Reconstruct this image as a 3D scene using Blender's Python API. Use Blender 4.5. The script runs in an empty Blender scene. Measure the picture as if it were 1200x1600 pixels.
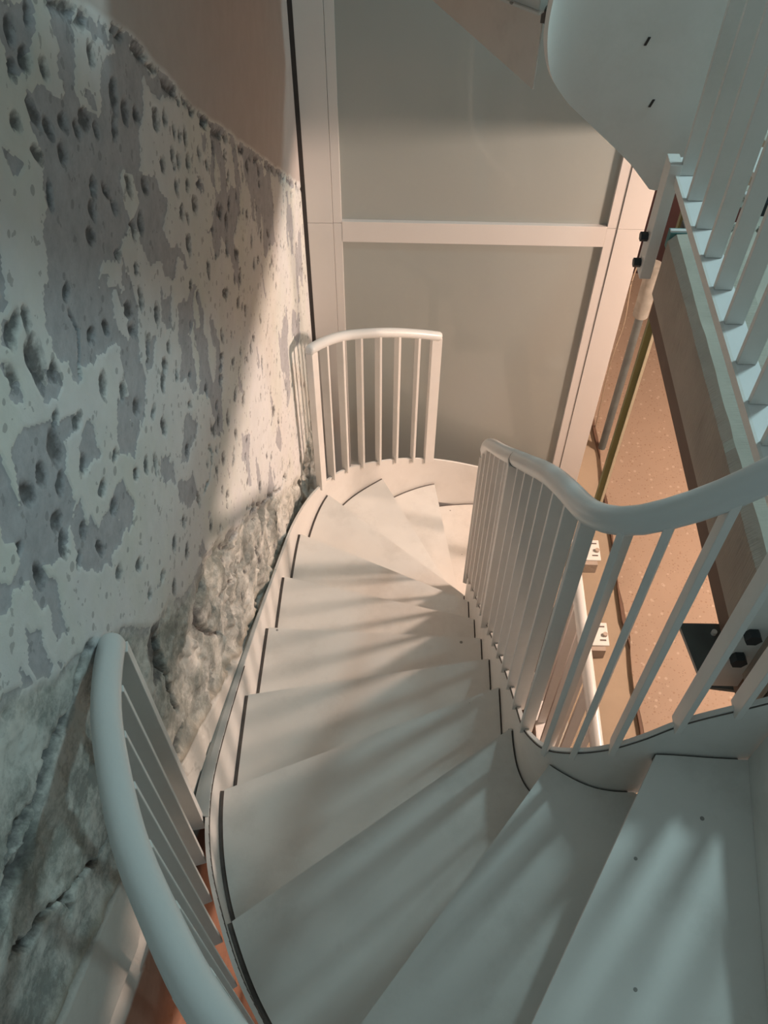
import bpy, math, random
import numpy as np
from mathutils import Vector, Matrix
random.seed(7); rng = np.random.RandomState(11)
C = bpy.context.scene.collection
S = bpy.context.scene
ZO = 5.6                      # eye height above the lowest floor; coordinates below are written relative to the eye
RISE = 0.21
STOREY = 13 * RISE            # 2.73 m from one landing to the next

# ---------------------------------------------------------------- camera
f, p, yaw, roll = 1425.54, 0.91194, -0.02007, 0.00824
fwd = Vector((math.sin(yaw)*math.cos(p), math.cos(yaw)*math.cos(p), -math.sin(p)))
r0 = Vector((math.cos(yaw), -math.sin(yaw), 0)); u0 = r0.cross(fwd)
rt = r0*math.cos(roll) + u0*math.sin(roll); up = -r0*math.sin(roll) + u0*math.cos(roll)
cam = bpy.data.cameras.new('camera'); co = bpy.data.objects.new('camera', cam); C.objects.link(co)
m = Matrix((rt, up, -fwd)).transposed().to_4x4(); m.translation = (0, 0, ZO); co.matrix_world = m
cam.sensor_fit = 'VERTICAL'; cam.sensor_height = 32.0; cam.lens = f/1600*32.0; cam.clip_start = 0.02
S.camera = co

# ---------------------------------------------------------------- world, lamps, exposure
w = bpy.data.worlds.new('world'); S.world = w; w.use_nodes = True
w.node_tree.nodes['Background'].inputs[0].default_value = (0.74, 0.97, 1.0, 1)
w.node_tree.nodes['Background'].inputs[1].default_value = 0.24
def lamp(name, loc, power, col, size):
    d = bpy.data.lights.new(name, 'POINT'); d.energy = power; d.color = col; d.shadow_soft_size = size
    o = bpy.data.objects.new(name, d); C.objects.link(o); o.location = (loc[0], loc[1], loc[2]+ZO); return o
WARM = (2.75, 2.5, -1.82)
COOL = (1.75, 2.15, 1.10)
lamp('warm_lamp_light', WARM, 375, (1.0, 0.745, 0.60), 0.11)
lamp('cool_lamp_light', COOL, 118, (0.66, 0.96, 1.0), 0.14)
S.view_settings.view_transform = 'Standard'; S.view_settings.look = 'None'
S.view_settings.gamma = 1; S.view_settings.exposure = 0.0; S.view_settings.use_curve_mapping = False

# ---------------------------------------------------------------- materials
def mat(name, base, rough=0.5, var=0.06, scale=8, metal=0, spots=0, bump=0.0, bscale=60, spec=0.5, coat=0, dirt=None):
    m = bpy.data.materials.new(name); m.use_nodes = True; nt = m.node_tree; N = nt.nodes; L = nt.links
    b = N['Principled BSDF']; b.inputs['Roughness'].default_value = rough; b.inputs['Metallic'].default_value = metal
    b.inputs['Specular IOR Level'].default_value = spec
    if coat: b.inputs['Coat Weight'].default_value = coat; b.inputs['Coat Roughness'].default_value = 0.06
    tc = N.new('ShaderNodeTexCoord')
    n = N.new('ShaderNodeTexNoise'); n.inputs['Scale'].default_value = scale; n.inputs['Detail'].default_value = 6
    L.new(tc.outputs['Object'], n.inputs['Vector'])
    cr = N.new('ShaderNodeValToRGB'); cr.color_ramp.elements[0].position = 0.3; cr.color_ramp.elements[1].position = 0.7
    cr.color_ramp.elements[0].color = tuple(max(0, c*(1-var)) for c in base)+(1,)
    cr.color_ramp.elements[1].color = tuple(min(1, c*(1+var)) for c in base)+(1,)
    L.new(n.outputs['Fac'], cr.inputs['Fac']); out = cr.outputs['Color']
    def mix(fac, col, prev):
        mx = N.new('ShaderNodeMix'); mx.data_type = 'RGBA'
        L.new(fac, mx.inputs['Factor']); L.new(prev, mx.inputs[6]); mx.inputs[7].default_value = tuple(col)+(1,)
        return mx.outputs[2]
    if dirt:
        n2 = N.new('ShaderNodeTexNoise'); n2.inputs['Scale'].default_value = scale*0.45; n2.inputs['Detail'].default_value = 8
        n2.inputs['Roughness'].default_value = 0.7
        L.new(tc.outputs['Object'], n2.inputs['Vector'])
        r2 = N.new('ShaderNodeMapRange'); r2.inputs[1].default_value = 0.5; r2.inputs[2].default_value = 0.8
        r2.inputs[3].default_value = 0; r2.inputs[4].default_value = 0.55
        L.new(n2.outputs['Fac'], r2.inputs[0]); out = mix(r2.outputs[0], dirt, out)
    if spots:
        v = N.new('ShaderNodeTexVoronoi'); v.inputs['Scale'].default_value = 9; L.new(tc.outputs['Object'], v.inputs['Vector'])
        n3 = N.new('ShaderNodeTexNoise'); n3.inputs['Scale'].default_value = 5; L.new(tc.outputs['Object'], n3.inputs['Vector'])
        mm = N.new('ShaderNodeMath'); mm.operation = 'MULTIPLY_ADD'; L.new(n3.outputs['Fac'], mm.inputs[0]); mm.inputs[1].default_value = -0.16; mm.inputs[2].default_value = 0.12
        lt = N.new('ShaderNodeMath'); lt.operation = 'LESS_THAN'; L.new(v.outputs['Distance'], lt.inputs[0]); L.new(mm.outputs[0], lt.inputs[1])
        ms = N.new('ShaderNodeMath'); ms.operation = 'MULTIPLY'; L.new(lt.outputs[0], ms.inputs[0]); ms.inputs[1].default_value = spots
        out = mix(ms.outputs[0], (0.14, 0.13, 0.12), out)
    L.new(out, b.inputs['Base Color'])
    if bump:
        n4 = N.new('ShaderNodeTexNoise'); n4.inputs['Scale'].default_value = bscale; n4.inputs['Detail'].default_value = 4
        L.new(tc.outputs['Object'], n4.inputs['Vector'])
        bp = N.new('ShaderNodeBump'); bp.inputs['Strength'].default_value = bump; bp.inputs['Distance'].default_value = 0.004
        L.new(n4.outputs['Fac'], bp.inputs['Height']); L.new(bp.outputs[0], b.inputs['Normal'])
    return m
M = {}
M['tread'] = mat('dusty_cream_paint', (0.76, 0.74, 0.705), 0.55, 0.05, 5, spots=0.75, dirt=(0.42, 0.39, 0.35), bump=0.1, bscale=30, spec=0.3)
M['steel'] = mat('cream_painted_steel', (0.75, 0.735, 0.71), 0.4, 0.03, 6, dirt=(0.56, 0.54, 0.50), bump=0.05, spec=0.4)
M['rail'] = mat('cream_gloss_paint', (0.68, 0.69, 0.68), 0.33, 0.02, 6, bump=0.04, bscale=120, spec=0.5)
M['frame'] = mat('lift_frame_powder_coat', (0.66, 0.63, 0.605), 0.45, 0.015, 4, spec=0.35)
M['glass'] = mat('frosted_green_grey_glass', (0.34, 0.36, 0.34), 0.4, 0.03, 1.2, spec=0.4, coat=0.7)
M['dark'] = mat('dark_gap', (0.035, 0.03, 0.028), 0.8, 0.1, 10)
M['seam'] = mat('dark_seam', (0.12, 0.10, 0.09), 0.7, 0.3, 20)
M['bolt'] = mat('black_bolt', (0.02, 0.024, 0.028), 0.5, 0.1, 30)
M['plate'] = mat('dark_grey_steel', (0.10, 0.12, 0.12), 0.45, 0.25, 9, spec=0.5)
M['conc'] = mat('rough_slab_concrete', (0.50, 0.48, 0.42), 0.9, 0.14, 6, dirt=(0.33, 0.31, 0.26), bump=0.8, bscale=25, spec=0.1)
M['concface'] = mat('slab_edge_concrete', (0.42, 0.36, 0.31), 0.9, 0.12, 5, dirt=(0.28, 0.24, 0.20), bump=0.9, bscale=30, spec=0.1)
M['screed'] = mat('beige_screed', (0.36, 0.29, 0.215), 0.8, 0.08, 3, dirt=(0.30, 0.23, 0.165), bump=0.3, bscale=20, spec=0.15)
M['brown'] = mat('brown_trim', (0.13, 0.075, 0.05), 0.7, 0.2, 6)
M['wine'] = mat('dark_wine_paint', (0.032, 0.013, 0.014), 0.6, 0.2, 4)
M['orange'] = mat('terracotta_floor', (0.36, 0.17, 0.10), 0.7, 0.15, 4)
M['ochre'] = mat('ochre_paint', (0.36, 0.23, 0.10), 0.7, 0.1, 4)
M['olive'] = mat('olive_strip', (0.15, 0.15, 0.05), 0.5, 0.15, 5)
M['pale'] = mat('pale_strip', (0.72, 0.64, 0.46), 0.4, 0.05, 5)
M['white'] = mat('white_board', (0.75, 0.76, 0.74), 0.6, 0.04, 12, spots=0.7)
M['teal'] = mat('teal_plastic', (0.10, 0.25, 0.24), 0.5, 0.05, 12)
M['red'] = mat('red_tin_paint', (0.22, 0.05, 0.045), 0.4, 0.1, 20)
M['board'] = mat('orange_board', (0.45, 0.22, 0.12), 0.7, 0.1, 20)
M['crumb'] = mat('rubble_grey', (0.26, 0.25, 0.22), 0.9, 0.2, 20)
M['flange'] = mat('bare_white_flange', (0.80, 0.80, 0.80), 0.35, 0.02, 10)
M['lampglass'] = mat('lamp_glass', (0.8, 0.8, 0.8), 0.4, 0, 5)
def terrazzo():
    m = mat('terrazzo', (0.325, 0.245, 0.185), 0.6, 0.05, 4, spec=0.2, bump=0.1)
    nt = m.node_tree; N = nt.nodes; L = nt.links; b = N['Principled BSDF']
    prev = b.inputs['Base Color'].links[0].from_socket
    tc = [n for n in N if n.type == 'TEX_COORD'][0]
    for sc, col, th, amt in ((38, (0.24, 0.155, 0.10), 0.22, 0.6), (26, (0.47, 0.38, 0.30), 0.21, 0.6), (70, (0.20, 0.13, 0.09), 0.24, 0.5)):
        v = N.new('ShaderNodeTexVoronoi'); v.inputs['Scale'].default_value = sc
        L.new(tc.outputs['Object'], v.inputs['Vector'])
        lt = N.new('ShaderNodeMath'); lt.operation = 'LESS_THAN'; L.new(v.outputs['Distance'], lt.inputs[0]); lt.inputs[1].default_value = th
        wn = N.new('ShaderNodeSeparateColor'); L.new(v.outputs['Color'], wn.inputs[0])
        g = N.new('ShaderNodeMath'); g.operation = 'GREATER_THAN'; L.new(wn.outputs[0], g.inputs[0]); g.inputs[1].default_value = 0.5
        mu = N.new('ShaderNodeMath'); mu.operation = 'MULTIPLY'; L.new(lt.outputs[0], mu.inputs[0]); L.new(g.outputs[0], mu.inputs[1])
        m2 = N.new('ShaderNodeMath'); m2.operation = 'MULTIPLY'; L.new(mu.outputs[0], m2.inputs[0]); m2.inputs[1].default_value = amt
        mx = N.new('ShaderNodeMix'); mx.data_type = 'RGBA'; L.new(m2.outputs[0], mx.inputs['Factor']); L.new(prev, mx.inputs[6]); mx.inputs[7].default_value = col+(1,)
        prev = mx.outputs[2]
    L.new(prev, b.inputs['Base Color']); return m
M['terrazzo'] = terrazzo()

# ---------------------------------------------------------------- mesh builder
class MB:
    def __init__(s): s.v = []; s.f = []
    def add(s, vs, fs):
        o = len(s.v); s.v += [tuple(map(float, q)) for q in vs]; s.f += [tuple(i+o for i in q) for q in fs]; return s
    def box(s, x0, x1, y0, y1, z0, z1):
        return s.add([(x, y, z) for z in (z0, z1) for y in (y0, y1) for x in (x0, x1)],
                     [(0, 2, 3, 1), (4, 5, 7, 6), (0, 1, 5, 4), (2, 6, 7, 3), (0, 4, 6, 2), (1, 3, 7, 5)])
    def obox(s, c, dx, dy, dz, hx, hy, hz):       # oriented box: centre, three axes, half sizes
        c, dx, dy, dz = map(Vector, (c, dx, dy, dz))
        return s.add([c+dx*hx*a+dy*hy*b+dz*hz*e for e in (-1, 1) for b in (-1, 1) for a in (-1, 1)],
                     [(0, 2, 3, 1), (4, 5, 7, 6), (0, 1, 5, 4), (2, 6, 7, 3), (0, 4, 6, 2), (1, 3, 7, 5)])
    def prism(s, poly, z0, z1):                   # z0/z1 number or list per vertex
        n = len(poly); a = z0 if isinstance(z0, (list, tuple)) else [z0]*n; b = z1 if isinstance(z1, (list, tuple)) else [z1]*n
        return s.add([(q[0], q[1], a[i]) for i, q in enumerate(poly)]+[(q[0], q[1], b[i]) for i, q in enumerate(poly)],
                     [tuple(range(n-1, -1, -1)), tuple(range(n, 2*n))]+[(i, (i+1) % n, n+(i+1) % n, n+i) for i in range(n)])
    def tube(s, path, r, n=16, cap=True):
        path = [Vector(q) for q in path]; k = len(path); vs = []
        for i, q in enumerate(path):
            t = (path[min(i+1, k-1)]-path[max(i-1, 0)]).normalized()
            a = t.cross(Vector((0, 0, 1)));  a = a.normalized() if a.length > 1e-4 else Vector((1, 0, 0)); b = t.cross(a)
            rr = r[i] if isinstance(r, (list, tuple)) else r
            vs += [q+a*rr*math.cos(2*math.pi*j/n)+b*rr*math.sin(2*math.pi*j/n) for j in range(n)]
        fs = [(i*n+j, i*n+(j+1) % n, (i+1)*n+(j+1) % n, (i+1)*n+j) for i in range(k-1) for j in range(n)]
        if cap: fs += [tuple(range(n)), tuple((k-1)*n+j for j in range(n-1, -1, -1))]
        return s.add(vs, fs)
    def ribbon(s, top, h, t, off=0.0):            # vertical plate along plan path; top=[(x,y,z)], height h, thickness t, offset sideways
        k = len(top); nor = normals(top); vs = []
        for i, q in enumerate(top):
            hh = h[i] if isinstance(h, (list, tuple)) else h
            for o in (off-t/2, off+t/2):
                x, y = q[0]+nor[i][0]*o, q[1]+nor[i][1]*o
                vs += [(x, y, q[2]-hh), (x, y, q[2])]
        fs = []
        for i in range(k-1):
            a, b = 4*i, 4*i+4
            fs += [(a, a+1, b+1, b), (a+2, b+2, b+3, a+3), (a+1, a+3, b+3, b+1), (a, b, b+2, a+2)]
        fs += [(0, 2, 3, 1), (4*k-4, 4*k-3, 4*k-1, 4*k-2)]
        return s.add(vs, fs)
    def build(s, name, material, parent=None, smooth=False, bevel=0, kind=None):
        o0 = Vector(parent['_o']) if parent is not None and '_o' in parent else Vector((0, 0, 0))
        me = bpy.data.meshes.new(name)
        if parent is None:
            a = np.array(s.v); base = Vector(((a[:, 0].min()+a[:, 0].max())/2, (a[:, 1].min()+a[:, 1].max())/2, a[:, 2].min()))
        else: base = o0
        me.from_pydata([tuple(Vector(q)-base) for q in s.v], [], s.f); me.materials.append(material)
        me.validate(); me.update()
        ob = bpy.data.objects.new(name, me); C.objects.link(ob)
        if parent is None: ob.location = (base.x, base.y, base.z+ZO); ob['_o'] = tuple(base)
        else:
            ob.parent = parent; ob['_o'] = tuple(o0)
        import bmesh
        bm = bmesh.new(); bm.from_mesh(me); bmesh.ops.recalc_face_normals(bm, faces=bm.faces); bm.to_mesh(me); bm.free()
        if smooth:
            me.shade_smooth(); me.set_sharp_from_angle(angle=math.radians(38))
        if bevel:
            bv = ob.modifiers.new('bevel', 'BEVEL'); bv.width = bevel; bv.segments = 2; bv.limit_method = 'ANGLE'
        if kind: ob['kind'] = kind
        return ob
def normals(pts):
    k = len(pts); out = []
    for i in range(k):
        a, b = pts[max(i-1, 0)], pts[min(i+1, k-1)]; dx, dy = b[0]-a[0], b[1]-a[1]; l = math.hypot(dx, dy) or 1
        out.append((-dy/l, dx/l))
    return out
def thing(name, label, cat, loc, group=None):
    o = bpy.data.objects.new(name, None); C.objects.link(o); o.empty_display_size = 0.05
    o.location = (loc[0], loc[1], loc[2]+ZO); o['_o'] = tuple(loc); o['label'] = label; o['category'] = cat
    if group: o['group'] = group
    return o
def tag(o, label, cat, group=None):
    o['label'] = label; o['category'] = cat
    if group: o['group'] = group
    return o
def cr(pts, n=8):                                  # Catmull-Rom through points of any dimension
    P_ = [np.array(q, float) for q in pts]; P_ = [2*P_[0]-P_[1]]+P_+[2*P_[-1]-P_[-2]]; out = []
    for i in range(1, len(P_)-2):
        for j in range(n):
            t = j/n; a, b, c, d = P_[i-1:i+3]
            out.append(tuple(0.5*((2*b)+(-a+c)*t+(2*a-5*b+4*c-d)*t*t+(-a+3*b-3*c+d)*t**3)))
    out.append(tuple(P_[-2])); return out
def near(path, q): return min(range(len(path)), key=lambda i: (path[i][0]-q[0])**2+(path[i][1]-q[1])**2)
def arc(path):
    s = [0.0]
    for a, b in zip(path, path[1:]): s.append(s[-1]+math.hypot(b[0]-a[0], b[1]-a[1]))
    return s
def at_s(path, s_, arr):
    i = max(0, min(len(path)-2, int(np.searchsorted(arr, s_))-1)); t = (s_-arr[i])/((arr[i+1]-arr[i]) or 1)
    return [path[i][j]+(path[i+1][j]-path[i][j])*t for j in range(3)], i

# ---------------------------------------------------------------- stair geometry (plan curves with the stringer's top height)
OUT = cr([(1.3, -.25, -1.24), (.9, -.24, -1.31), (.6, -.19, -1.46), (.35, -.11, -1.62), (.12, -.03, -1.73), (-.03, .07, -1.84),
          (-.16, .195, -1.95), (-.252, .315, -2.04), (-.31, .405, -2.09), (-.366, .52, -2.14), (-.415, .64, -2.20), (-.45, .78, -2.265),
          (-.466, .95, -2.34), (-.468, 1.3, -2.53), (-.462, 1.67, -2.74), (-.455, 2.03, -2.96), (-.435, 2.4, -3.17), (-.375, 2.72, -3.35),
          (-.26, 2.93, -3.45), (-.08, 3.09, -3.56), (.08, 3.19, -3.65), (.24, 3.245, -3.72), (.45, 3.27, -3.80), (.72, 3.27, -3.90)], 6)
INN = cr([(1.3, .79, -1.22), (1.0, .785, -1.30), (.85, .78, -1.42), (.70, .78, -1.545), (.58, .785, -1.65), (.51, .785, -1.735), (.458, .795, -1.81),
          (.407, .82, -1.89), (.36, .855, -1.96), (.337, .90, -2.01), (.327, .96, -2.07), (.325, 1.06, -2.15), (.325, 1.242, -2.31), (.325, 1.451, -2.52),
          (.325, 1.648, -2.72), (.325, 1.855, -2.93), (.325, 2.069, -3.14), (.326, 2.20, -3.28), (.334, 2.25, -3.38), (.36, 2.275, -3.47), (.41, 2.285, -3.54), (.50, 2.285, -3.63), (.60, 2.285, -3.73), (.70, 2.285, -3.84)], 6)
def zk(k): return -(10.5777+k)*RISE
NOSE = {-3: ((.739, .78), (.60, -.19)), -2: ((.553, .785), (.10, -.03)), -1: ((.372, .845), (-.15, .18)), 0: ((.325, 1.011), (-.366, .53)),
        1: ((.325, 1.242), (-.466, .904)), 2: ((.325, 1.451), (-.468, 1.29)), 3: ((.325, 1.648), (-.462, 1.673)), 4: ((.325, 1.855), (-.455, 2.026)),
        5: ((.325, 2.069), (-.435, 2.40)), 6: ((.33, 2.23), (-.34, 2.80)), 7: ((.345, 2.265), (-.09, 3.08)), 8: ((.37, 2.278), (.225, 3.24)), 9: ((.69, 2.285), (.70, 3.27))}
def offset_path(path, i0, i1, off):
    nor = normals(path); rng_ = range(i0, i1+1) if i0 <= i1 else range(i0, i1-1, -1)
    return [(path[i][0]+nor[i][0]*off, path[i][1]+nor[i][1]*off) for i in rng_]
def flight(root, dz, ks, full):
    for k in ks:
        zt = zk(k)+dz; (ia, oa) = NOSE[k-1]; (ib, ob_) = NOSE[k]
        a0, a1 = near(INN, ia), near(INN, ib); b0, b1 = near(OUT, oa), near(OUT, ob_)
        gi, go = -0.007, 0.016
        inner = offset_path(INN, a0, a1, 0.009); outer = offset_path(OUT, b1, b0, -0.0)
        # put both sides just inside their plates
        ni = normals(INN); no = normals(OUT)
        inner = [(INN[i][0]+ni[i][0]*g_in(i)*0.010, INN[i][1]+ni[i][1]*g_in(i)*0.010) for i in range(a0, a1+1)]
        outer = [(OUT[i][0]+no[i][0]*g_out(i)*0.017, OUT[i][1]+no[i][1]*g_out(i)*0.017) for i in range(b1, b0-1, -1)]
        # snap the nose and the back edge exactly to the nosing lines
        dn = Vector((ia[0]-oa[0], ia[1]-oa[1], 0)).normalized(); bk = Vector((dn.y, -dn.x, 0))
        if (Vector((ib[0]+ob_[0]-ia[0]-oa[0], ib[1]+ob_[1]-ia[1]-oa[1], 0))).dot(bk) > 0: bk = -bk
        tuck = [(outer[-1][0]+bk.x*.022, outer[-1][1]+bk.y*.022), (inner[0][0]+bk.x*.022, inner[0][1]+bk.y*.022)]
        poly = inner+outer+tuck
        t = MB().prism(poly, zt-0.006, zt).build('tread', M['tread'], root)
        for nm_, edge, pth, gg, gap in (('end_gap_shade', range(b0+1, b1+1), OUT, g_out, .017), ('end_gap_shade', range(a0+1, a1+1), INN, g_in, .010)):  # dark strips added in the tread-end gaps, painted as the shade there
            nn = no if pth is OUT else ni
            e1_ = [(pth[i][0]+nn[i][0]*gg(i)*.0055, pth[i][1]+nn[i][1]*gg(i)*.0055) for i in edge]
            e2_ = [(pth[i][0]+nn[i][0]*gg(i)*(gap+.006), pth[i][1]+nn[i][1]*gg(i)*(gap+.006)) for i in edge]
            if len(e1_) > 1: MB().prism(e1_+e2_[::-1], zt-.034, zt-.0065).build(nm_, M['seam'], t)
        # riser under the nose, set back 18 mm, and the folded lip
        pa, pb = Vector((inner[-1][0], inner[-1][1], 0)), Vector((outer[0][0], outer[0][1], 0))
        d = (pb-pa).normalized(); back = Vector((d.y, -d.x, 0))
        cen = sum((Vector((q[0], q[1], 0)) for q in poly), Vector())/len(poly)
        if (cen-pa).dot(back) < 0: back = -back
        L_ = (pb-pa).length; mid = (pa+pb)/2
        MB().obox((mid.x+back.x*.003, mid.y+back.y*.003, zt-0.014), d, back, (0, 0, 1), L_/2, .003, .0135).build('lip', M['tread'], t)
        if k < 9:
            MB().obox((mid.x+back.x*.012, mid.y+back.y*.012, zt-RISE/2-0.003), d, back, (0, 0, 1), L_/2-.006, .002, RISE/2-.004).build('riser', M['tread'], root)
def side(path, other):
    # +1 when the path's left normal points toward the walking surface
    nor = normals(path)
    def g(i):
        q = other[near(other, path[i])]; return 1 if (q[0]-path[i][0])*nor[i][0]+(q[1]-path[i][1])*nor[i][1] > 0 else -1
    return g
g_in = side(INN, OUT); g_out = side(OUT, INN)
def blend(a, b, t): return (a[0]*(1-t)+b[0]*t, a[1]*(1-t)+b[1]*t)

stair = thing('winding_staircase', 'cream painted steel staircase winding down between the stripped wall and the open well', 'staircase', (0.35, 0.3, -2.5))
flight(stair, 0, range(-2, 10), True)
def zoff(path, dz): return [(q[0], q[1], q[2]+dz) for q in path]
MB().ribbon(OUT, 0.36, 0.010).build('outer_stringer', M['steel'], stair, smooth=True)
MB().ribbon(INN, 0.36, 0.010).build('inner_stringer', M['steel'], stair, smooth=True)
gi = g_in(len(INN)//2)
MB().ribbon(zoff(INN, -.006), 0.0035, 0.002, off=gi*0.0062).build('welded_seam', M['seam'], stair)
go = g_out(len(OUT)//2)
MB().ribbon(zoff(OUT[:80], .000), 0.0040, 0.003, off=go*0.0055).build('welded_seam', M['seam'], stair)
# first steps up to the landing on the right
MB().prism([(.739, .772), (1.02, .772), (1.02, -.22), (.60, -.18)], zk(-3)-.006, zk(-3)).build('tread', M['tread'], stair)
MB().obox((.675, .29, zk(-3)-RISE/2-.003), (.139, .97, 0), (1, -.143, 0), (0, 0, 1), .495, .002, RISE/2-.004).build('riser', M['tread'], stair)
MB().prism([(1.02, .775), (1.3, .775), (1.3, -.24), (1.02, -.23)], zk(-4)-.006, zk(-4)).build('tread', M['tread'], stair)
MB().obox((1.03, .27, zk(-4)-RISE/2-.003), (0, 1, 0), (1, 0, 0), (0, 0, 1), .49, .002, RISE/2-.004).build('riser', M['tread'], stair)
# bent cover strip along the top of the outer stringer where it meets the wall
cs = [(q[0], q[1], q[2]) for q in OUT if .76 < q[1] < 2.0 and q[0] < 0]
vs = []
for i, q in enumerate(cs):
    t = i/(len(cs)-1); wdt = 0.034*(1-t)**1.1+0.004
    vs += [(q[0]+.003, q[1], q[2]+.002), (q[0]-wdt*.5, q[1], q[2]+.006), (q[0]-wdt, q[1], q[2]-.002),
           (q[0]+.003, q[1], q[2]-.004), (q[0]-wdt*.5, q[1], q[2]-.002), (q[0]-wdt, q[1], q[2]-.010)]
fs = []
for i in range(len(cs)-1):
    a, b = 6*i, 6*i+6
    fs += [(a, a+1, b+1, b), (a+1, a+2, b+2, b+1), (a+3, b+3, b+4, a+4), (a+4, b+4, b+5, a+5), (a, b, b+3, a+3), (a+2, a+5, b+5, b+2)]
fs += [(0, 3, 4, 1), (1, 4, 5, 2), tuple(6*(len(cs)-1)+j for j in (0, 1, 4, 3)), tuple(6*(len(cs)-1)+j for j in (1, 2, 5, 4))]
o = MB().add(vs, fs).build('cover_strip', mat('blue_grey_steel', (0.36, 0.39, 0.39), 0.5, 0.05, 6), stair, smooth=True)
o['label'] = 'blue-grey metal strip closing the gap to the wall'

# flight above: only its lowest winders, its landing end and its stringers come into the picture
ustair = thing('upper_staircase', 'cream steel flight above, its curved stringer plate filling the top right', 'staircase', (0.35, 2.3, -1.5))
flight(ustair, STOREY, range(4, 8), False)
iu = near(INN, (.325, 1.0)); ou = near(OUT, (-.466, 1.3))
oe = near(OUT, (-.085, 3.085))
pan = zoff(INN[iu:], STOREY)+[(.76, 2.285, -1.085), (.93, 2.285, -1.085)]
ext = [np.clip((q[0]-.325)/.05, 0, 1)*.42 if q[1] > 2.1 else 0 for q in pan]
bot = [q[2]-.36-.03*np.clip((q[1]-2.1)/.15, 0, 1)*np.clip((.62-q[0])/.2, 0, 1) for q in pan]
bot[-3:] = [-1.455, -1.445, -1.445]
MB().ribbon([(q[0], q[1], q[2]+e) for q, e in zip(pan, ext)], [q[2]+e-b for q, e, b in zip(pan, ext, bot)], 0.010).build('inner_stringer', M['steel'], ustair, smooth=True)
MB().ribbon(zoff(OUT[ou:oe], STOREY), 0.30, 0.010).build('outer_stringer', M['steel'], ustair, smooth=True)
for (x, z) in ((.585, -1.05), (.632, -1.205)):
    MB().obox((x, 2.279, z), (1, 0, 0), (0, 1, 0), (.35, 0, 1), .003, .0015, .010).build('scratch', M['dark'], ustair)

# ---------------------------------------------------------------- balustrades
def bar(root, c, nor, z0, z1, w_=0.040, t_=0.013, name='baluster'):
    n = Vector((nor[0], nor[1], 0)); t = Vector((-n.y, n.x, 0))
    return MB().obox((c[0], c[1], (z0+z1)/2), t, n, (0, 0, 1), t_/2, w_/2, (z1-z0)/2).build(name, M['steel'], root, bevel=0.0015)
def balustrade(root, path, s0, s1, h, spacing, posts, r=0.0235, dz=0, skip=(), rail_end=(0, 0), out=0.0, bw=0.040):
    arr = arc(path); nor = normals(path)
    pts = []; n = max(6, int((s1-s0+rail_end[0]+rail_end[1])/0.03))
    for i in range(n+1):
        s_ = s0-rail_end[0]+(s1-s0+rail_end[0]+rail_end[1])*i/n
        q, i_ = at_s(path, s_, arr); pts.append((q[0]+nor[i_][0]*out, q[1]+nor[i_][1]*out, q[2]+dz+h))
    for _ in range(3):
        z = [q[2] for q in pts]; pts = [(pts[i][0], pts[i][1], z[i] if i in (0, n) else (z[i-1]+2*z[i]+z[i+1])/4) for i in range(n+1)]
    # rounded end caps
    def capd(a, b): d = (Vector(a)-Vector(b)).normalized(); return [Vector(a)+d*r*0.55, Vector(a)+d*r*0.32, Vector(a)]
    A = capd(pts[0], pts[1]); B = capd(pts[-1], pts[-2])[::-1]
    full = A+[Vector(q) for q in pts[1:-1]]+B
    rr = [r*.5, r*.86, r]+[r]*(len(pts)-2)+[r, r*.86, r*.5]
    MB().tube(full, rr[:len(full)], 20).build('handrail', M['rail'], root, smooth=True)
    def place(s_, w_, t_, nm):
        q, i = at_s(path, s_, arr); zt = np.interp(s_, [s0+(s1-s0)*j/n for j in range(n+1)], [pp[2] for pp in pts]) if rail_end == (0, 0) else q[2]+dz+h
        q = [q[0]+nor[i][0]*out, q[1]+nor[i][1]*out, q[2]]
        return bar(root, q, nor[i], q[2]+dz-(.015 if not out else .05), zt-r*.5, w_, t_, nm)
    for s_, w_, t_ in posts: place(s_, w_, t_, 'post')
    for s_ in spacing:
        place(s_, 0.031 if (not out and bend_from is not None and s_ > bend_from) else bw, 0.013, 'baluster')
ain, aou = arc(INN), arc(OUT)
sI = lambda q: ain[near(INN, q)]
sO = lambda q: aou[near(OUT, q)]
bend_from = None
b1 = thing('inner_balustrade', 'long cream balustrade on the right between the stairs and the open well', 'railing', (.6, .8, -2.0))
bend = sI((.36, .855)); bend_from = bend+.03; e0 = sI((.98, .785)); e1 = sI((.60, 2.285))
post_s = sI((.325, 1.60))
sp = [sI((.407, .82)), sI((.467, .793)), sI((.563, .785)), sI((.655, .78)), sI((.75, .78)), sI((.845, .78)), sI((.94, .785))]
s_ = bend
while s_ < e1-.03:
    if abs(s_-post_s) > .05: sp.append(s_)
    s_ += 0.097
balustrade(b1, INN, e0, e1, 0.845, sp, [(post_s, .05, .03), (e1-.02, .05, .03), (sI((.335, 2.255)), .05, .03)])
q, i = at_s(INN, post_s, ain)
MB().tube([(q[0], q[1]-.002, q[2]+.8475-.0015), (q[0], q[1]+.002, q[2]+.8475-.006)], .0242, 20).build('rail_joint', M['seam'], b1)

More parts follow.
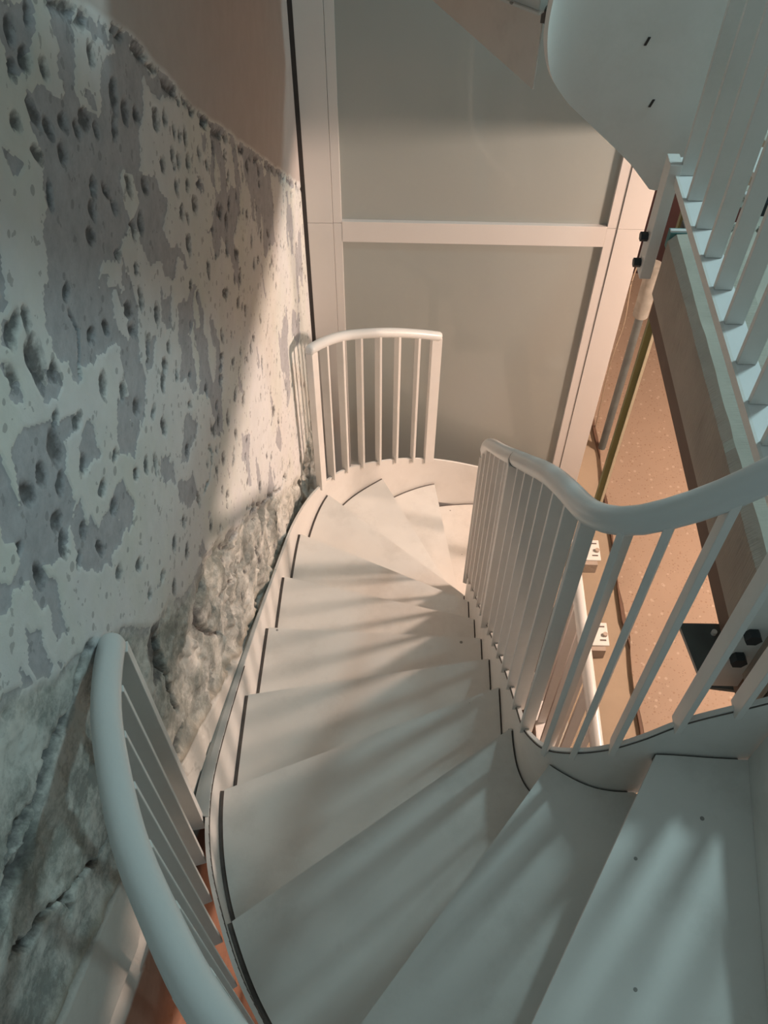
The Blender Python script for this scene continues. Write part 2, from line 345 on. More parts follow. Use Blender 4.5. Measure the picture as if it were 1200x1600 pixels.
bend_from = None
b2 = thing('near_balustrade', 'cream balustrade with thick curved handrail at the lower left beside the rough wall', 'railing', (-.2, .3, -2.1))
pO = sO((-.447, .77))
balustrade(b2, OUT, sO((.30, -.09)), pO, 0.872, [pO-.105*j for j in range(1, 12) if pO-.105*j > sO((.30, -.09))], [(pO, .05, .022)], r=.0240, out=-g_out(60)*.036, bw=.050)
b3 = thing('far_balustrade', 'short curved cream balustrade standing in front of the lift glass', 'railing', (-.1, 3.0, -3.6))
fO = sO((-.362, 2.75)); fE = sO((.175, 3.23))
balustrade(b3, OUT, fO, fE, 0.86, [fO+(fE-fO)*j/7 for j in range(1, 7)], [(fO+.012, .03, .05), (fE-.012, .03, .05)], r=.022)

# landing guards (one at this storey, one a storey below), each with its bolted legs
def guard(label, dz, ylist, y0, y1, both=True):
    g = thing('landing_guard', label, 'railing', (.72, (y0+y1)/2, -1.31+dz))
    MB().box(.695, .745, y0, y1, -1.312+dz, -1.300+dz).build('bottom_flange', M['flange'], g)
    MB().box(.688, .6945, y0, y1, -1.325+dz, -1.299+dz).build('edge_plate', M['steel'], g)
    for y in ylist: MB().box(.698, .738, y-.007, y+.007, -1.299+dz, -.27+dz).build('baluster', M['steel'], g, bevel=.0015)
    MB().tube([(.718, y0-.02, -.262+dz), (.718, y0, -.262+dz), (.718, y1, -.262+dz), (.718, y1+.012, -.262+dz)], [.018, .0235, .0235, .014], 18).build('handrail', M['rail'], g, smooth=True)
    yy = 2.13
    leg = MB().box(.668, .700, yy-.028, yy+.026, -1.62+dz, -1.27+dz).build('leg', M['steel'], g, bevel=.002)
    for zz in (-1.50, -1.585): MB().tube([(.668, yy, zz+dz), (.648, yy, zz+dz)], .013, 6).build('bolt', M['bolt'], leg)
    if both:
        leg = MB().box(.640, .745, .884, .894, -1.70+dz, -1.30+dz).build('leg', M['steel'], g, bevel=.002)
        for zz in (-1.485, -1.572): MB().tube([(.672, .884, zz+dz), (.672, .866, zz+dz)], .0165, 6).build('bolt', M['bolt'], leg)
        MB().box(.735, .745, .894, .955, -1.66+dz, -1.30+dz).build('stiffener', M['steel'], leg)
    return g
ys = [2.11, 2.00, 1.885, 1.775, 1.66, 1.545, 1.42, 1.305, 1.195, 1.08, .97]
guard('upright cream bars of the landing guard at the right edge above the concrete slab', 0, ys, .88, 2.19)
guard('lower landing guard with white round handrail, seen down through the inner balustrade', -STOREY, [y for y in ys], .88, 2.10)

# ---------------------------------------------------------------- landings and floors
def hash2(i, j, s):
    x = (i*374761393+j*668265263+s*1442695041) & 0xffffffff; x = ((x ^ (x >> 13))*1274126177) & 0xffffffff
    return ((x ^ (x >> 16)) & 0xffffff)/float(0xffffff)
def vnoise(x, y, s):
    xi = np.floor(x).astype(np.int64); yi = np.floor(y).astype(np.int64); u = x-xi; v = y-yi; u = u*u*(3-2*u); v = v*v*(3-2*v)
    a = hash2(xi, yi, s); b = hash2(xi+1, yi, s); c = hash2(xi, yi+1, s); d = hash2(xi+1, yi+1, s)
    return (a*(1-u)+b*u)*(1-v)+(c*(1-u)+d*u)*v
def fbm(x, y, s, o=4):
    r = 0; a = .5
    for k in range(o): r = r+a*vnoise(x*2**k, y*2**k, s+k*17); a *= .5
    return r/(1-.5**o)
def struct(name, mb, m, **k): o = mb.build(name, m, **k); o['kind'] = 'structure'; return o
def slab(dz, name):
    zt = -1.445+dz
    # rough front edge: subdivided face with chipped arris
    n = 620; ysx = np.linspace(.80, 2.07, n); vs = []; rows = 9
    for i, y in enumerate(ysx):
        c = 0.003+0.007*float(fbm(np.array([y*9.]), np.array([1.5]), 77, 2)[0])+.014*max(0, float(fbm(np.array([y*3.]), np.array([4.5]), 78, 2)[0])-.6)*3
        for j in range(rows):
            t = j/(rows-1)
            if j < 5:      # face going up
                x = .705+0.0012*random.random(); z = zt-.20+(.20-.02-c*.8)*j/4
                if j == 0: x = .705
            else:
                x = .705+.012+c+(j-5)*0.05; z = zt-(0.0015*random.random() if j > 5 else .004)
            vs.append((x, y, z))
    fs = [(i*rows+j, (i+1)*rows+j, (i+1)*rows+j+1, i*rows+j+1) for i in range(n-1) for j in range(rows-1)]
    o = struct(name, MB().add(vs, fs), M['concface'])
    o.data.materials.append(M['conc'])
    for pl in o.data.polygons:
        if pl.center.z+o.location.z > zt+ZO-.014 and pl.index % (rows-1) >= 4: pl.material_index = 1
    return o
slab(0, 'landing_slab'); slab(-STOREY, 'landing_slab')
def deckbox(dz, x1, y1, mt=None):
    zt = -1.4475+dz
    b = MB().box(.87, x1, -1.6, 2.07, zt-.20, zt).box(.84, x1, 2.07, y1, zt-.20, zt)
    return b
struct('landing_floor', MB().box(.86, 1.235, .80, 2.07, -1.65, -1.4465).box(.86, 1.235, 2.07, 2.30, -1.65, -1.4465).box(1.06, 1.235, 2.30, 3.36, -1.65, -1.4465), M['conc'])
struct('landing_floor', MB().box(1.235, 1.31, .80, 5.45, -1.65, -1.43).box(1.31, 4.2, -1.6, 5.45, -1.65, -1.43), M['conc'])
struct('landing_floor', MB().box(.71, .86, .80, 2.07, -1.64, -1.48), M['concface'])
struct('trim_1', MB().box(.712, .74, .80, 2.06, -1.72, -1.648), M['brown'])
struct('light_block_beam', MB().box(1.16, 1.25, .80, 3.36, -1.895, -1.722), M['screed'])  # added beam, unseen from the camera, cuts the warm lamp's light on the wall
struct('ceiling', MB().box(.74, 1.06, .80, 2.06, -1.72, -1.652).box(1.06, 1.31, .80, 3.36, -1.72, -1.652).box(1.31, 4.2, -1.6, 5.45, -1.72, -1.652), M['screed'])
# lower storey: beige screed strip, step, terrazzo floor
def wavy(x0, y0, y1, seed, amp=.006):
    r = random.Random(seed); n = 70
    return [(x0+amp*math.sin(i*.9+seed)+amp*r.uniform(-1, 1), y0+(y1-y0)*i/n) for i in range(n+1)]
struct('floor_screed', MB().box(.86, 1.30, -1.6, 5.45, -4.40, -4.178).box(.86, 1.3, 2.07, 3.36, -4.40, -4.179).box(.71, .86, -1.6, 2.07, -4.37, -4.21), M['screed'])
wv = wavy(1.228, -1.6, 5.45, 3)
struct('floor_terrazzo', MB().prism(wv+[(4.2, 5.45), (4.2, -1.6)], -4.38, -4.150), M['terrazzo'])
wv2 = wavy(1.222, -1.6, 5.45, 5, .008)
struct('trim_2', MB().prism(wv2+[(1.235, 5.45), (1.235, -1.6)], -4.19, -4.152), M['brown'])
struct('floor', MB().box(-.6, 4.2, -1.7, 5.5, -ZO-.1, -ZO), M['orange'])
# back room wall behind the lift, side wall
struct('wall_back', MB().box(1.06, 4.3, 5.45, 5.6, -4.2, 1.9), M['wine'])
struct('wall_right', MB().box(4.2, 4.35, -1.6, 5.45, -4.2, 1.9), M['screed'])

# ---------------------------------------------------------------- lift enclosure
lift = thing('lift_enclosure', 'glazed lift enclosure with cream metal frame behind the far turn of the stairs', 'lift', (.32, 3.4, -4.4))
LY = 3.40
zt, zb = 1.6, -4.5
def fbox(nm, x0, x1, z0, z1, d=0.0, m='frame', parent=None): return MB().box(x0, x1, LY+d, LY+.075, z0, z1).build(nm, M[m], parent or lift, bevel=.001)
splits = [(-2.3605, -2.3585), (-4.5, -2.3605), (-2.3585, 1.6)]
for (a, b) in ((-4.5, -2.3612), (-2.3588, 1.6)):
    fbox('frame_post', -.410, -.300, a, b); fbox('frame_post', .930, 1.045, a, b)
    fbox('glazing_bead', -.2985, -.262, a, b, .004); fbox('glazing_bead', .885, .9285, a, b, .004)
fbox('transom', -.2615, .8845, -2.455, -2.352, .003)
fbox('transom', -.2615, .8845, -4.06, -3.98, .003); fbox('transom', -.2615, .8845, -.32, -.22, .003)
for (a, b) in ((-3.9795, -2.4555), (-2.3515, -.3205), (-.2195, 1.6)):
    MB().box(-.262, .885, LY+.022, LY+.034, a, b).build('glass_pane', M['glass'], lift)
MB().box(-.41, 1.04, LY+.08, LY+1.5, zb, zt).build('shaft_body', M['frame'], lift)
# black strip painting the shade of the gap between the wall and the lift post
MB().box(-.445, -.4105, LY-.0, LY+.05, zb, zt).build('wall_gap_shade', M['dark'], lift)

# ---------------------------------------------------------------- stripped plaster wall (left)
yy = np.concatenate([np.linspace(-1.6, .0, 22, endpoint=False), np.linspace(.0, 1.2, 270, endpoint=False), np.linspace(1.2, 3.44, 300)])
zz = np.concatenate([np.linspace(-ZO, -3.8, 20, endpoint=False), np.linspace(-3.8, -3.0, 90, endpoint=False), np.linspace(-3.0, -.35, 480, endpoint=False), np.linspace(-.35, 1.9, 40)])
Yg, Zg = np.meshgrid(yy, zz)
wallx = lambda y: -.5302+.03*y
Pm = np.array([rt, up, -fwd])
def wpx(u, v):                                     # photo pixel -> (y, z) on the wall plane
    d = rt*(u-600)/f+up*(800-v)/f+fwd; s_ = -.5302/(d.x-.03*d.y); return (d.y*s_, d.z*s_)
wy = Yg+.034*(fbm(Yg*13, Zg*13, 3)-.5)*2; wz = Zg+.055*(fbm(Yg*13, Zg*13, 9)-.5)*2
def inside(poly):
    r = np.zeros(Yg.shape, bool); n = len(poly)
    for i in range(n):
        (y1, z1), (y2, z2) = poly[i], poly[(i+1) % n]
        if z1 == z2: continue
        c = ((z1 > wz) != (z2 > wz)) & (wy < (y2-y1)*(wz-z1)/(z2-z1)+y1); r ^= c
    return r
def c1(L): return [wpx(a/2.4, b/2.4) for a, b in L]
def c2(L): return [wpx(a/2.4, 450+b/2.4) for a, b in L]
grey = [c1([(110,415),(170,310),(290,450),(350,400),(395,240),(520,250),(530,680),(620,700),(615,880),(700,980),(650,1050),(560,1000),(500,860),(300,1200),(180,1200),(170,780),(130,640)]),
 c1([(-60,-60),(100,-60),(120,180),(100,280),(30,270),(-60,150)]), c1([(180,-60),(260,60),(270,200),(300,350),(290,380),(230,320),(205,200)]),
 c1([(400,130),(560,250),(700,350),(880,520),(960,560),(1110,690),(1100,700),(950,600),(880,900),(770,870),(880,700),(860,520),(780,460),(700,440),(600,350),(500,230)]),
 c1([(0,530),(50,560),(40,640),(-20,670)]), c1([(-20,890),(80,980),(70,1080),(-20,1040)]),
 c1([(870,560),(960,600),(1000,780),(960,850),(900,800),(880,700)]), c1([(420,20),(500,70),(540,190),(430,110)]), c1([(700,290),(780,370),(820,450),(740,400)]),
 c1([(260,60),(400,90),(540,200),(700,330),(860,440),(980,560),(960,590),(800,470),(620,370),(480,240),(330,130)]), c1([(1000,580),(1110,680),(1110,700),(1010,620)]),
 c1([(960,620),(1010,640),(1030,900),(990,960)]), c1([(1060,720),(1090,760),(1100,960),(1070,900)]), c1([(740,480),(770,480),(765,530),(745,520)]), c1([(735,650),(760,660),(755,740),(735,730)]),
 c2([(180,0),(300,0),(480,0),(480,240),(420,240),(300,300),(310,360),(250,350),(240,220),(180,150)]),
 c2([(60,480),(150,460),(300,500),(290,560),(250,580),(240,700),(280,790),(240,1000),(190,1000),(130,1030),(90,1070),(50,1000),(0,960),(-20,850),(80,800),(60,650)]),
 c2([(430,360),(500,400),(540,320),(500,600),(460,620),(430,550)]), c2([(120,230),(220,270),(210,360),(150,360)]), c2([(590,20),(650,0),(640,120),(600,110)]),
 c2([(680,0),(740,0),(710,150),(670,120)]), c2([(740,330),(840,320),(830,420),(740,380)]), c2([(680,500),(740,520),(730,600),(670,630)]),
 c2([(610,640),(650,640),(660,730),(610,720)]), c2([(660,740),(720,700),(740,800),(660,800)]), c2([(340,560),(370,560),(330,700),(260,690),(300,620)]),
 c2([(440,720),(500,820),(490,930),(380,1000),(380,900)]), c2([(-10,1090),(80,1130),(90,1200),(-10,1200)]), c2([(540,170),(580,230),(570,290),(540,230)]), c2([(20,140),(60,140),(60,210),(25,200)]),c2([(20,280),(70,270),(60,350),(20,340)])]
light = [c1([(255,95),(330,110),(380,190),(370,300),(350,400),(310,360),(285,200)]), c1([(190,300),(300,340),(290,450),(230,380)]),
 c1([(450,670),(500,700),(520,800),(500,860),(460,770)]), c1([(530,260),(600,400),(580,540),(560,680),(535,560)]), c1([(620,360),(700,440),(700,560),(640,620),(610,500)]), c1([(480,950),(510,980),(500,1150),(460,1100)]), c1([(570,1000),(610,1060),(590,1180),(570,1150)])]
G = np.zeros(Yg.shape)
for q in grey: G[inside(q)] = 1
for q in light: G[inside(q)] = 0
G[(fbm(wy*9, wz*4.2, 141, 3) > .655) & (Zg > -2.7)] = 1
G[(fbm(wy*12, wz*4.5, 171, 3) > .67)] = 0
# patches that go on where the lists stop
G[(Yg < .15) | (Zg > -.3)] = np.maximum(G, (fbm(Yg*5, Zg*4, 41) > .55))[(Yg < .15) | (Zg > -.3)]
topline = np.interp(Yg, [-1.6, .6, 1.39, 1.603, 1.926, 3.408], [1.2, -.05, -.60, -.735, -1.045, -2.185])
d_top = Zg-topline+.02*(fbm(Yg*14, Zg*14, 5)-.5)
smooth_up = np.clip(d_top/.012, 0, 1)
scar = np.exp(-((Zg-topline+.02+.025*(fbm(Yg*9, Zg*9, 88)-.5))/.013)**2)*np.clip((fbm(Yg*26, Zg*40, 8)-.45)/.1, 0, 1)
G = np.where(d_top > 0, G*0, G)
rl = [wpx(*q) for q in [(0, 1080), (130, 1010), (235, 965), (330, 860), (400, 785), (470, 745)]]
rl = sorted(rl); roughline = np.interp(Yg, [q[0] for q in rl], [q[1] for q in rl])
rough = np.clip((roughline-Zg+.10*(fbm(Yg*6, Zg*6, 12)-.5))/.06, 0, 1)
base = np.interp(Yg, [-1.6, .233, .472, .943, 1.248, 1.51, 1.925, 2.5, 3.4], [-.6, -1.66, -1.80, -2.18, -2.44, -2.66, -2.93, -3.32, -4.05])
db = Zg-base+.014*(fbm(Yg*18, Zg*18, 22)-.5)
skim = np.clip(-db/.012, 0, 1)                     # smooth plaster below the ridge
ridge = np.exp(-((db-.018)/.020)**2)
rough = rough*(1-skim)
G = np.where(rough > .3, (fbm(Yg*7, Zg*9, 31) > .50+.10*np.clip((2.0-Yg), -1, 1)*0)*1.0, G)
pits = [(25,75),(90,30),(40,245),(95,215),(165,250),(330,200),(45,440),(130,430),(225,455),(175,485),(290,490),(320,455),(355,490),(435,495),(430,360),(430,400),(470,425),(510,440),(575,440),(610,430),(650,480),(690,520),(740,565),(700,610),(640,570),(665,600),(550,710),(480,710),(350,710),(400,720),(345,800),(430,780),(340,900),(530,850),(500,870),(440,965),(510,1020),(250,1080),(470,1150),(225,575),(120,560),(190,740),(770,600),(800,560),(745,690),(705,700),(660,700),(680,790),(730,790),(860,780),(820,800),(850,840),(700,900),(850,930),(950,990),(930,630),(970,650),(850,1100),(880,1050),(780,1030),(940,910),(975,880),(1010,930)]
pits2 = [(55,135),(100,125),(345,180),(395,135),(475,75),(520,40),(495,155),(550,200),(585,110),(625,210),(605,350),(610,290),(660,320),(380,350),(455,370),(510,435),(210,480),(290,515),(200,590),(150,690),(110,760),(220,720),(315,670),(380,740),(210,860),(230,960),(320,920),(300,1030),(150,1080),(60,980),(420,610),(430,830),(375,980),(570,460),(540,665),(580,665),(500,690),(610,520),(710,450),(700,590),(830,340),(775,380),(815,440),(855,490),(870,270),(880,410),(910,420),(940,230),(980,280),(920,260),(830,180),(840,30),(880,550),(790,650),(835,640),(870,650),(800,530),(790,900),(825,900),(685,880),(650,970),(605,1080),(650,1120),(560,1150),(520,1030),(440,1050),(700,980),(850,770),(740,810),(40,300),(140,260),(200,290),(45,170)]
PL = [wpx(a/2.4, b/2.4)+(1,) for a, b in pits]+[wpx(a/2.4, 450+b/2.4)+(1,) for a, b in pits2]
big = [wpx(140/2.4, 450+270/2.4)+(2.2,), wpx(205/2.4, 450+590/2.4)+(1.6,), wpx(245, 1008)+(2.6,), wpx(315, 960)+(2.2,), wpx(250, 1045)+(2.4,), wpx(235, 1300)+(1.4,)]
for _ in range(260):
    y = rng.uniform(1.5, 3.35); z = rng.uniform(-3.3, -.9); PL.append((y, z, rng.uniform(.45, .95)))
for _ in range(60):
    PL.append((rng.uniform(-1.0, .3), rng.uniform(-1.3, .6), rng.uniform(.7, 1.1)))
pit = np.zeros(Yg.shape)
for (y, z, s) in PL+big:
    ry = .0135*s*rng.uniform(.75, 1.3)*(1+.25*(y > 1.6)); rz = .0165*s*rng.uniform(.75, 1.4); an = rng.uniform(-.6, .6)
    j0, j1 = np.searchsorted(yy, (y-.08, y+.08)); i0, i1 = np.searchsorted(zz, (z-.09, z+.09))
    if j1 <= j0 or i1 <= i0: continue
    sy, sz = wy[i0:i1, j0:j1]*.5+Yg[i0:i1, j0:j1]*.5-y, wz[i0:i1, j0:j1]*.5+Zg[i0:i1, j0:j1]*.5-z
    a = sy*math.cos(an)+sz*math.sin(an); b = -sy*math.sin(an)+sz*math.cos(an)
    r = np.sqrt((a/ry)**2+(b/rz)**2); pit[i0:i1, j0:j1] = np.maximum(pit[i0:i1, j0:j1], np.clip(1.25-r, 0, 1))
pit *= (1-smooth_up)*(1-skim)
crack = np.zeros(Yg.shape)
def groove(pxs, wd):
    pts = [wpx(*q) for q in pxs]
    global crack
    for (a, b) in zip(pts, pts[1:]):
        ay, az = a; dy, dz_ = b[0]-a[0], b[1]-a[1]; l2 = dy*dy+dz_*dz_+1e-9
        t = np.clip(((wy-ay)*dy+(wz-az)*dz_)/l2, 0, 1); dd = np.hypot(wy-ay-t*dy, wz-az-t*dz_)
        crack = np.maximum(crack, np.clip(1.3-dd/wd, 0, 1))
groove([(142, 1022), (110, 1110), (82, 1178), (42, 1275), (0, 1400), (-60, 1520)], .014)
groove([(85, 1180), (60, 1300), (0, 1420)], .02)
groove([(355, 880), (385, 800), (420, 780), (450, 738)], .009)
groove([(320, 900), (312, 960), (330, 1000), (345, 985)], .009)
groove([(345, 935), (370, 900), (385, 880)], .006)
groove([(250, 1000), (262, 1060), (280, 1110)], .012)
groove([(235, 1290), (250, 1200), (285, 1150)], .006)
groove([(35, 1480), (120, 1400), (180, 1300)], .008)
groove([(315, 780), (330, 720), (322, 690)], .003)
groove([(125, 590), (128, 520), (110, 480)], .003)
n1 = fbm(Yg*9, Zg*9, 50, 5); n2 = fbm(Yg*34, Zg*34, 60, 3); n3 = fbm(Yg*3.2, Zg*4, 70, 3)
disp = (1-G)*(1-rough)*(1-smooth_up)*.0030 + (n2-.5)*.0022*(1-smooth_up*.8)*(1-skim*.7)
n4 = fbm(Yg*20, Zg*14, 90, 4)
far_ = np.clip((Yg-.75)/.5, .30, 1)
st = lambda a, c: 1/(1+np.exp(np.clip((a-c)/.012, -30, 30)))
disp = disp+rough*far_*((n1-.62)*.030+(n2-.5)*.012+(n3-.6)*.012-.012*st(n4, .46)-.008*st(n1, .45))+smooth_up*.004+skim*(.004)+ridge*.010*(1-smooth_up)
disp = disp-pit*.010-crack*.028-scar*.009
gray_band = (db < -.27) & (Yg < .62)
disp = disp-np.clip((-db-.27)/.02, 0, 1)*(Yg < 1.3)*.012
disp = np.clip(disp, -.09, .012)
disp = np.where(Yg > 3.38, np.minimum(disp, 0), disp)
X = wallx(Yg)+disp
nz, ny = Yg.shape
V = np.stack([X, Yg, Zg], -1).reshape(-1, 3)
idx = np.arange(nz*ny).reshape(nz, ny)
F = np.stack([idx[:-1, :-1], idx[1:, :-1], idx[1:, 1:], idx[:-1, 1:]], -1).reshape(-1, 4)[:, ::-1]
me = bpy.data.meshes.new('wall_left'); me.vertices.add(len(V)); me.vertices.foreach_set('co', V.astype(np.float32).ravel())
me.loops.add(F.size); me.loops.foreach_set('vertex_index', F.astype(np.int32).ravel())
me.polygons.add(len(F)); me.polygons.foreach_set('loop_start', (np.arange(len(F))*4).astype(np.int32)); me.update(calc_edges=True)
# what is where on the wall: bare plaster, hack marks, crumbling zone, smooth coats
zone = np.where(skim > .5, np.where(db < -.40, 1.0, np.where(db < -.27, .8, .6)), 0)
for nm, arr_ in (('bare', G), ('pit', np.clip(pit*1.3+crack*1.1+scar*.8, 0, 1)), ('rough', rough), ('coat', np.maximum(smooth_up, 0)), ('skim', np.clip(skim, 0, 1)), ('lowbrown', np.clip((-db-.40)/.02, 0, 1)), ('ridge', ridge*(1-smooth_up))):
    at_ = me.attributes.new(nm, 'FLOAT', 'POINT'); at_.data.foreach_set('value', arr_.astype(np.float32).ravel())
wm = bpy.data.materials.new('stripped_plaster'); wm.use_nodes = True; nt = wm.node_tree; N = nt.nodes; L = nt.links; B = N['Principled BSDF']
B.inputs['Roughness'].default_value = .85; B.inputs['Specular IOR Level'].default_value = .15
tc = N.new('ShaderNodeTexCoord')
def noise(sc, det=6, ro=.6):
    n = N.new('ShaderNodeTexNoise'); n.inputs['Scale'].default_value = sc; n.inputs['Detail'].default_value = det; n.inputs['Roughness'].default_value = ro
    L.new(tc.outputs['Object'], n.inputs['Vector']); return n.outputs['Fac']
def ramp(src, a, b, ca, cb):
    r = N.new('ShaderNodeValToRGB'); r.color_ramp.elements[0].position = a; r.color_ramp.elements[1].position = b
    r.color_ramp.elements[0].color = ca+(1,); r.color_ramp.elements[1].color = cb+(1,); L.new(src, r.inputs[0]); return r.outputs[0]
def attr(nm): a = N.new('ShaderNodeAttribute'); a.attribute_name = nm; return a.outputs['Fac']
def mth(op, a, b, c=None):
    m_ = N.new('ShaderNodeMath'); m_.operation = op
    for i, q in enumerate((a, b, c)):
        if q is None: continue
        if isinstance(q, (int, float)): m_.inputs[i].default_value = q
        else: L.new(q, m_.inputs[i])
    return m_.outputs[0]
def mixc(fac, a, b):
    x = N.new('ShaderNodeMix'); x.data_type = 'RGBA'; L.new(fac, x.inputs[0]); L.new(a, x.inputs[6]); L.new(b, x.inputs[7]); return x.outputs[2]
fine = noise(55, 5); mid = noise(14, 6); bigf = noise(3.0, 4)
paint = ramp(mid, .3, .75, (.66, .66, .645), (.78, .78, .765))
tint = ramp(bigf, .42, .6, (.74, .74, .77), (.68, .71, .64)); paint = mixc(ramp(fine, .45, .9, (.35, .35, .35), (.5, .5, .5)), paint, tint)
bare = ramp(noise(26, 8, .75), .3, .72, (.37, .375, .40), (.53, .535, .56))
msk = mth('GREATER_THAN', mth('MULTIPLY_ADD', mth('SUBTRACT', fine, .5), .5, attr('bare')), .5)
col = mixc(msk, paint, bare)
ro_c = ramp(noise(7, 12, .80), .43, .57, (.24, .25, .22), (.68, .67, .62))
spk = mth('MULTIPLY', mth('GREATER_THAN', noise(42, 3, .5), .66), .45)
vor = N.new('ShaderNodeTexVoronoi'); vor.inputs['Scale'].default_value = 24; L.new(tc.outputs['Object'], vor.inputs['Vector'])
spk2 = mth('MULTIPLY', mth('LESS_THAN', vor.outputs['Distance'], mth('MULTIPLY_ADD', mid, .5, -.10)), .5)
dk = N.new('ShaderNodeRGB'); dk.outputs[0].default_value = (.22, .22, .225, 1)
col = mixc(mth('MULTIPLY', mth('MAXIMUM', spk, spk2), mth('SUBTRACT', 1.0, mth('MAXIMUM', attr('coat'), attr('skim')))), col, dk.outputs[0])
col = mixc(mth('MULTIPLY', attr('rough'), .8), col, ro_c)
coatc = ramp(mid, .3, .7, (.52, .47, .45), (.56, .51, .49)); col = mixc(attr('coat'), col, coatc)
skc = ramp(mid, .3, .7, (.62, .60, .56), (.68, .66, .62)); col = mixc(attr('skim'), col, skc)
rdg = ramp(noise(30, 6), .35, .7, (.30, .26, .20), (.46, .41, .34)); col = mixc(mth('MULTIPLY', attr('ridge'), .7), col, rdg)
brn = ramp(mid, .3, .7, (.38, .20, .14), (.45, .25, .18)); col = mixc(attr('lowbrown'), col, brn)
pm = mth('SMOOTH_MIN', mth('MULTIPLY', mth('MAXIMUM', mth('MULTIPLY_ADD', mth('SUBTRACT', fine, .5), 1.8, attr('pit')), 0), 1.15), .85, .1)
pc = ramp(noise(60, 4), .3, .7, (.06, .057, .06), (.17, .165, .165)); col = mixc(mth('MULTIPLY', pm, mth('GREATER_THAN', attr('pit'), .04)), col, pc)
L.new(col, B.inputs['Base Color'])
bp = N.new('ShaderNodeBump'); bp.inputs['Strength'].default_value = .35; bp.inputs['Distance'].default_value = .003
L.new(noise(90, 6, .7), bp.inputs['Height']); L.new(bp.outputs[0], B.inputs['Normal'])
me.materials.append(wm); me.shade_smooth()
wl = bpy.data.objects.new('wall_left', me); wl.location = (0, 0, ZO); C.objects.link(wl); wl['kind'] = 'structure'

# ---------------------------------------------------------------- smaller things
# olive corner post
t = thing('corner_post', 'slim upright olive post with a pale edge, right of the lift frame', 'post', (1.0, 2.8, -4.17))
MB().box(.975, 1.000, 2.80, 2.822, -4.17, -1.66).build('olive_face', M['olive'], t)
MB().box(1.0005, 1.012, 2.795, 2.822, -4.17, -1.66).build('pale_edge', M['pale'], t)
# dark steel angle under the slab
t = thing('steel_angle', 'dark grey steel plate sticking out under the slab edge beside the bolted leg', 'bracket', (.70, 1.0, -1.76))
MB().prism([(.640, 1.070), (.80, 1.072), (.80, .90), (.668, .915), (.660, .95)], -1.772, -1.762).build('plate', M['plate'], t)
MB().tube([(.712, 1.045, -1.765), (.712, 1.045, -1.752)], .006, 12).build('rivet', M['white'], t)
# two slotted base plates on the lower landing
for (x, y, lab) in ((1.035, 2.40, 'white slotted base plate on the lower landing, nearer one beside the white handrail'),
                    (1.055, 2.93, 'white slotted base plate on the lower landing, farther one near the lift')):
    t = thing('base_plate', lab, 'bracket', (x, y, -4.178), 'base plates on the lower landing')
    MB().box(x-.03, x+.055, y-.085, y-.035, -4.178, -4.10).build('stub', M['concface'], t)
    MB().box(x-.075, x+.075, y-.06, y+.075, -4.10, -4.09).build('plate', M['white'], t, bevel=.003)
    for sx in (.045, -.052):
        for sy in (.05, -.03): MB().box(x+sx-.016, x+sx+.016, y+sy-.004, y+sy+.004, -4.0898, -4.0885).build('slot', M['seam'], t)
    MB().tube([(x+.058, y+.0, -4.092), (x+.058, y+.0, -4.075)], .012, 10).build('anchor_bolt', M['concface'], t)
# cable and conduits beside the lift
t = thing('hanging_cable', 'thin pale cable hanging in the dark recess right of the lift frame', 'cable', (1.22, 3.9, -4.15))
MB().tube(cr([(1.22, 3.9, -2.5), (1.23, 3.9, -2.75), (1.20, 3.88, -3.0), (1.225, 3.9, -3.3), (1.21, 3.9, -3.6), (1.23, 3.92, -4.15)]), .0035, 8).build('cable', M['screed'], t, smooth=True)
t = thing('floor_pipe', 'pale upright pipe behind the bolted leg beside the lift', 'pipe', (1.25, 3.75, -4.15))
MB().tube([(1.25, 3.75, -3.12), (1.25, 3.75, -2.80)], .04, 16).build('pipe', M['crumb'], t, smooth=True)
MB().tube([(1.25, 3.75, -4.15), (1.25, 3.75, -3.125)], .022, 16).build('stem', M['plate'], t, smooth=True)
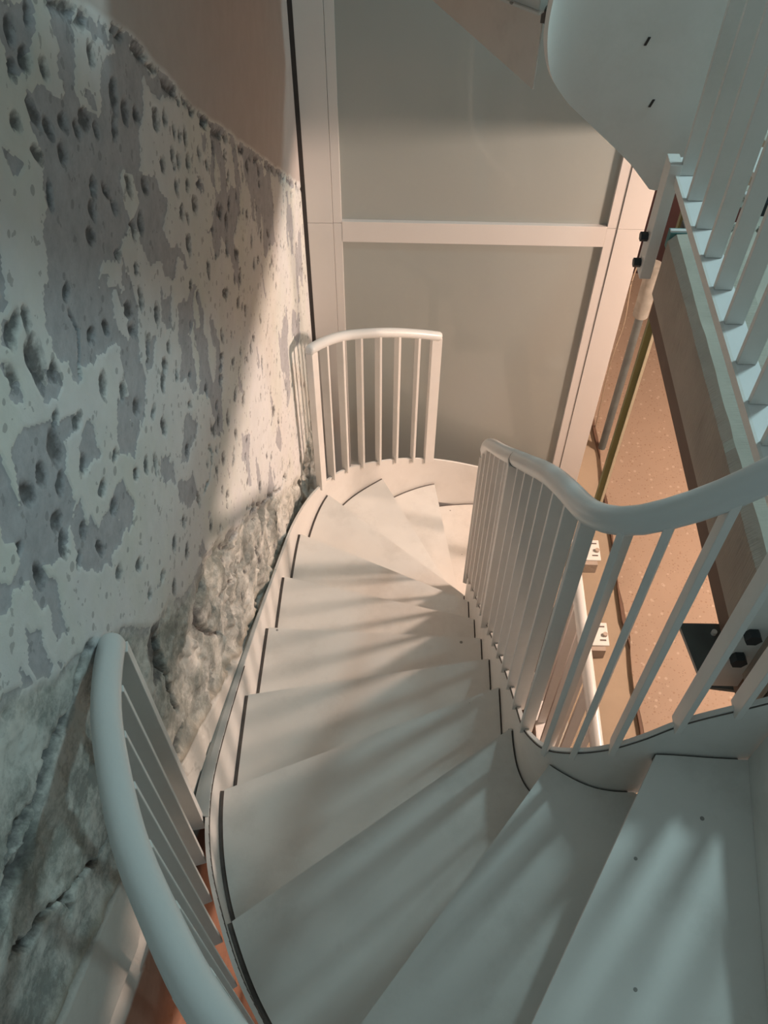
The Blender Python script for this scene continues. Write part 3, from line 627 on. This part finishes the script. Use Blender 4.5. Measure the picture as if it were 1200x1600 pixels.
# debris at the end of the upper landing
def tilt_box(name, x, y, z, hx, hy, hz, ang, m, label, cat):
    d = Vector((math.cos(ang), math.sin(ang), 0)); e = Vector((-d.y, d.x, 0))
    return tag(MB().obox((x, y, z+hz), d, e, (0, 0, 1), hx, hy, hz).build(name, m, bevel=.002), label, cat)
ZL = -1.4465
tilt_box('white_board', 1.03, 2.37, ZL, .055, .10, .008, .15, M['white'], 'white painted board with dark holes lying at the end of the landing', 'board')
tilt_box('metal_strip', .995, 2.245, ZL, .06, .010, .006, .03, M['flange'], 'thin bright metal strip lying beside the black box on the landing', 'strip')
t = thing('black_box', 'small open black box with grey rubble on the landing behind the guard bars', 'box', (.985, 2.19, ZL))
MB().box(.935, 1.06, 2.155, 2.230, ZL, ZL+.008).build('bottom', M['bolt'], t)
for bx in ((.935, .94, 2.155, 2.23), (1.055, 1.06, 2.155, 2.23), (.94, 1.055, 2.155, 2.16), (.94, 1.055, 2.225, 2.23)): MB().box(*bx, ZL+.008, ZL+.04).build('side', M['bolt'], t)
t = thing('red_tin', 'small dark red tin on the landing behind the guard bars', 'tin', (.885, 2.145, ZL))
MB().tube([(.885, 2.145, ZL), (.885, 2.145, ZL+.04)], .02, 16).build('body', M['red'], t); MB().tube([(.885, 2.145, ZL+.04), (.885, 2.145, ZL+.044)], .018, 16).build('lid', M['crumb'], t)
tilt_box('orange_offcut', .885, 2.20, ZL, .016, .022, .012, .2, M['board'], 'small orange offcut beside the red tin on the landing', 'offcut')
for i in range(7):
    x, y = .86+.02*random.random()+i*.012, 2.085+.02*random.random(); r = random.uniform(.005, .010)
    bpts = [(x+r*math.cos(a)*random.uniform(.7, 1.2), y+r*math.sin(a)*random.uniform(.7, 1.2)) for a in [k*1.05 for k in range(6)]]
    tag(MB().prism(bpts, ZL, ZL+r).build('rubble_crumb', M['crumb']), 'tiny grey crumb of rubble on the concrete landing beside the red tin', 'rubble', 'rubble crumbs on the landing')
t = thing('slab_end_strip', 'teal and white strip closing the end of the rough concrete slab', 'strip', (.78, 2.08, -1.50))
MB().box(.708, .80, 2.072, 2.095, -1.50, -1.447).build('teal_face', M['teal'], t)
MB().box(.708, .75, 2.074, 2.084, -1.4465, -1.441).build('white_line', M['flange'], t)
MB().box(.75, .80, 2.096, 2.135, -1.50, -1.45).build('dark_block', M['seam'], t)
# lamps themselves, out of view
for nm, pz, lab in (('ceiling_lamp', WARM, 'round ceiling lamp under the landing slab, giving the warm light'), ('pendant_lamp', COOL, 'round cool white lamp hanging above the upper landing')):
    t = thing(nm, lab, 'lamp', (pz[0], pz[1], pz[2]+.12))
    MB().tube([(pz[0], pz[1], pz[2]+.082), (pz[0], pz[1], pz[2]+.099)], .12, 24).build('base', M['frame'], t, smooth=True)
for o in bpy.data.objects:
    if '_o' in o: del o['_o']
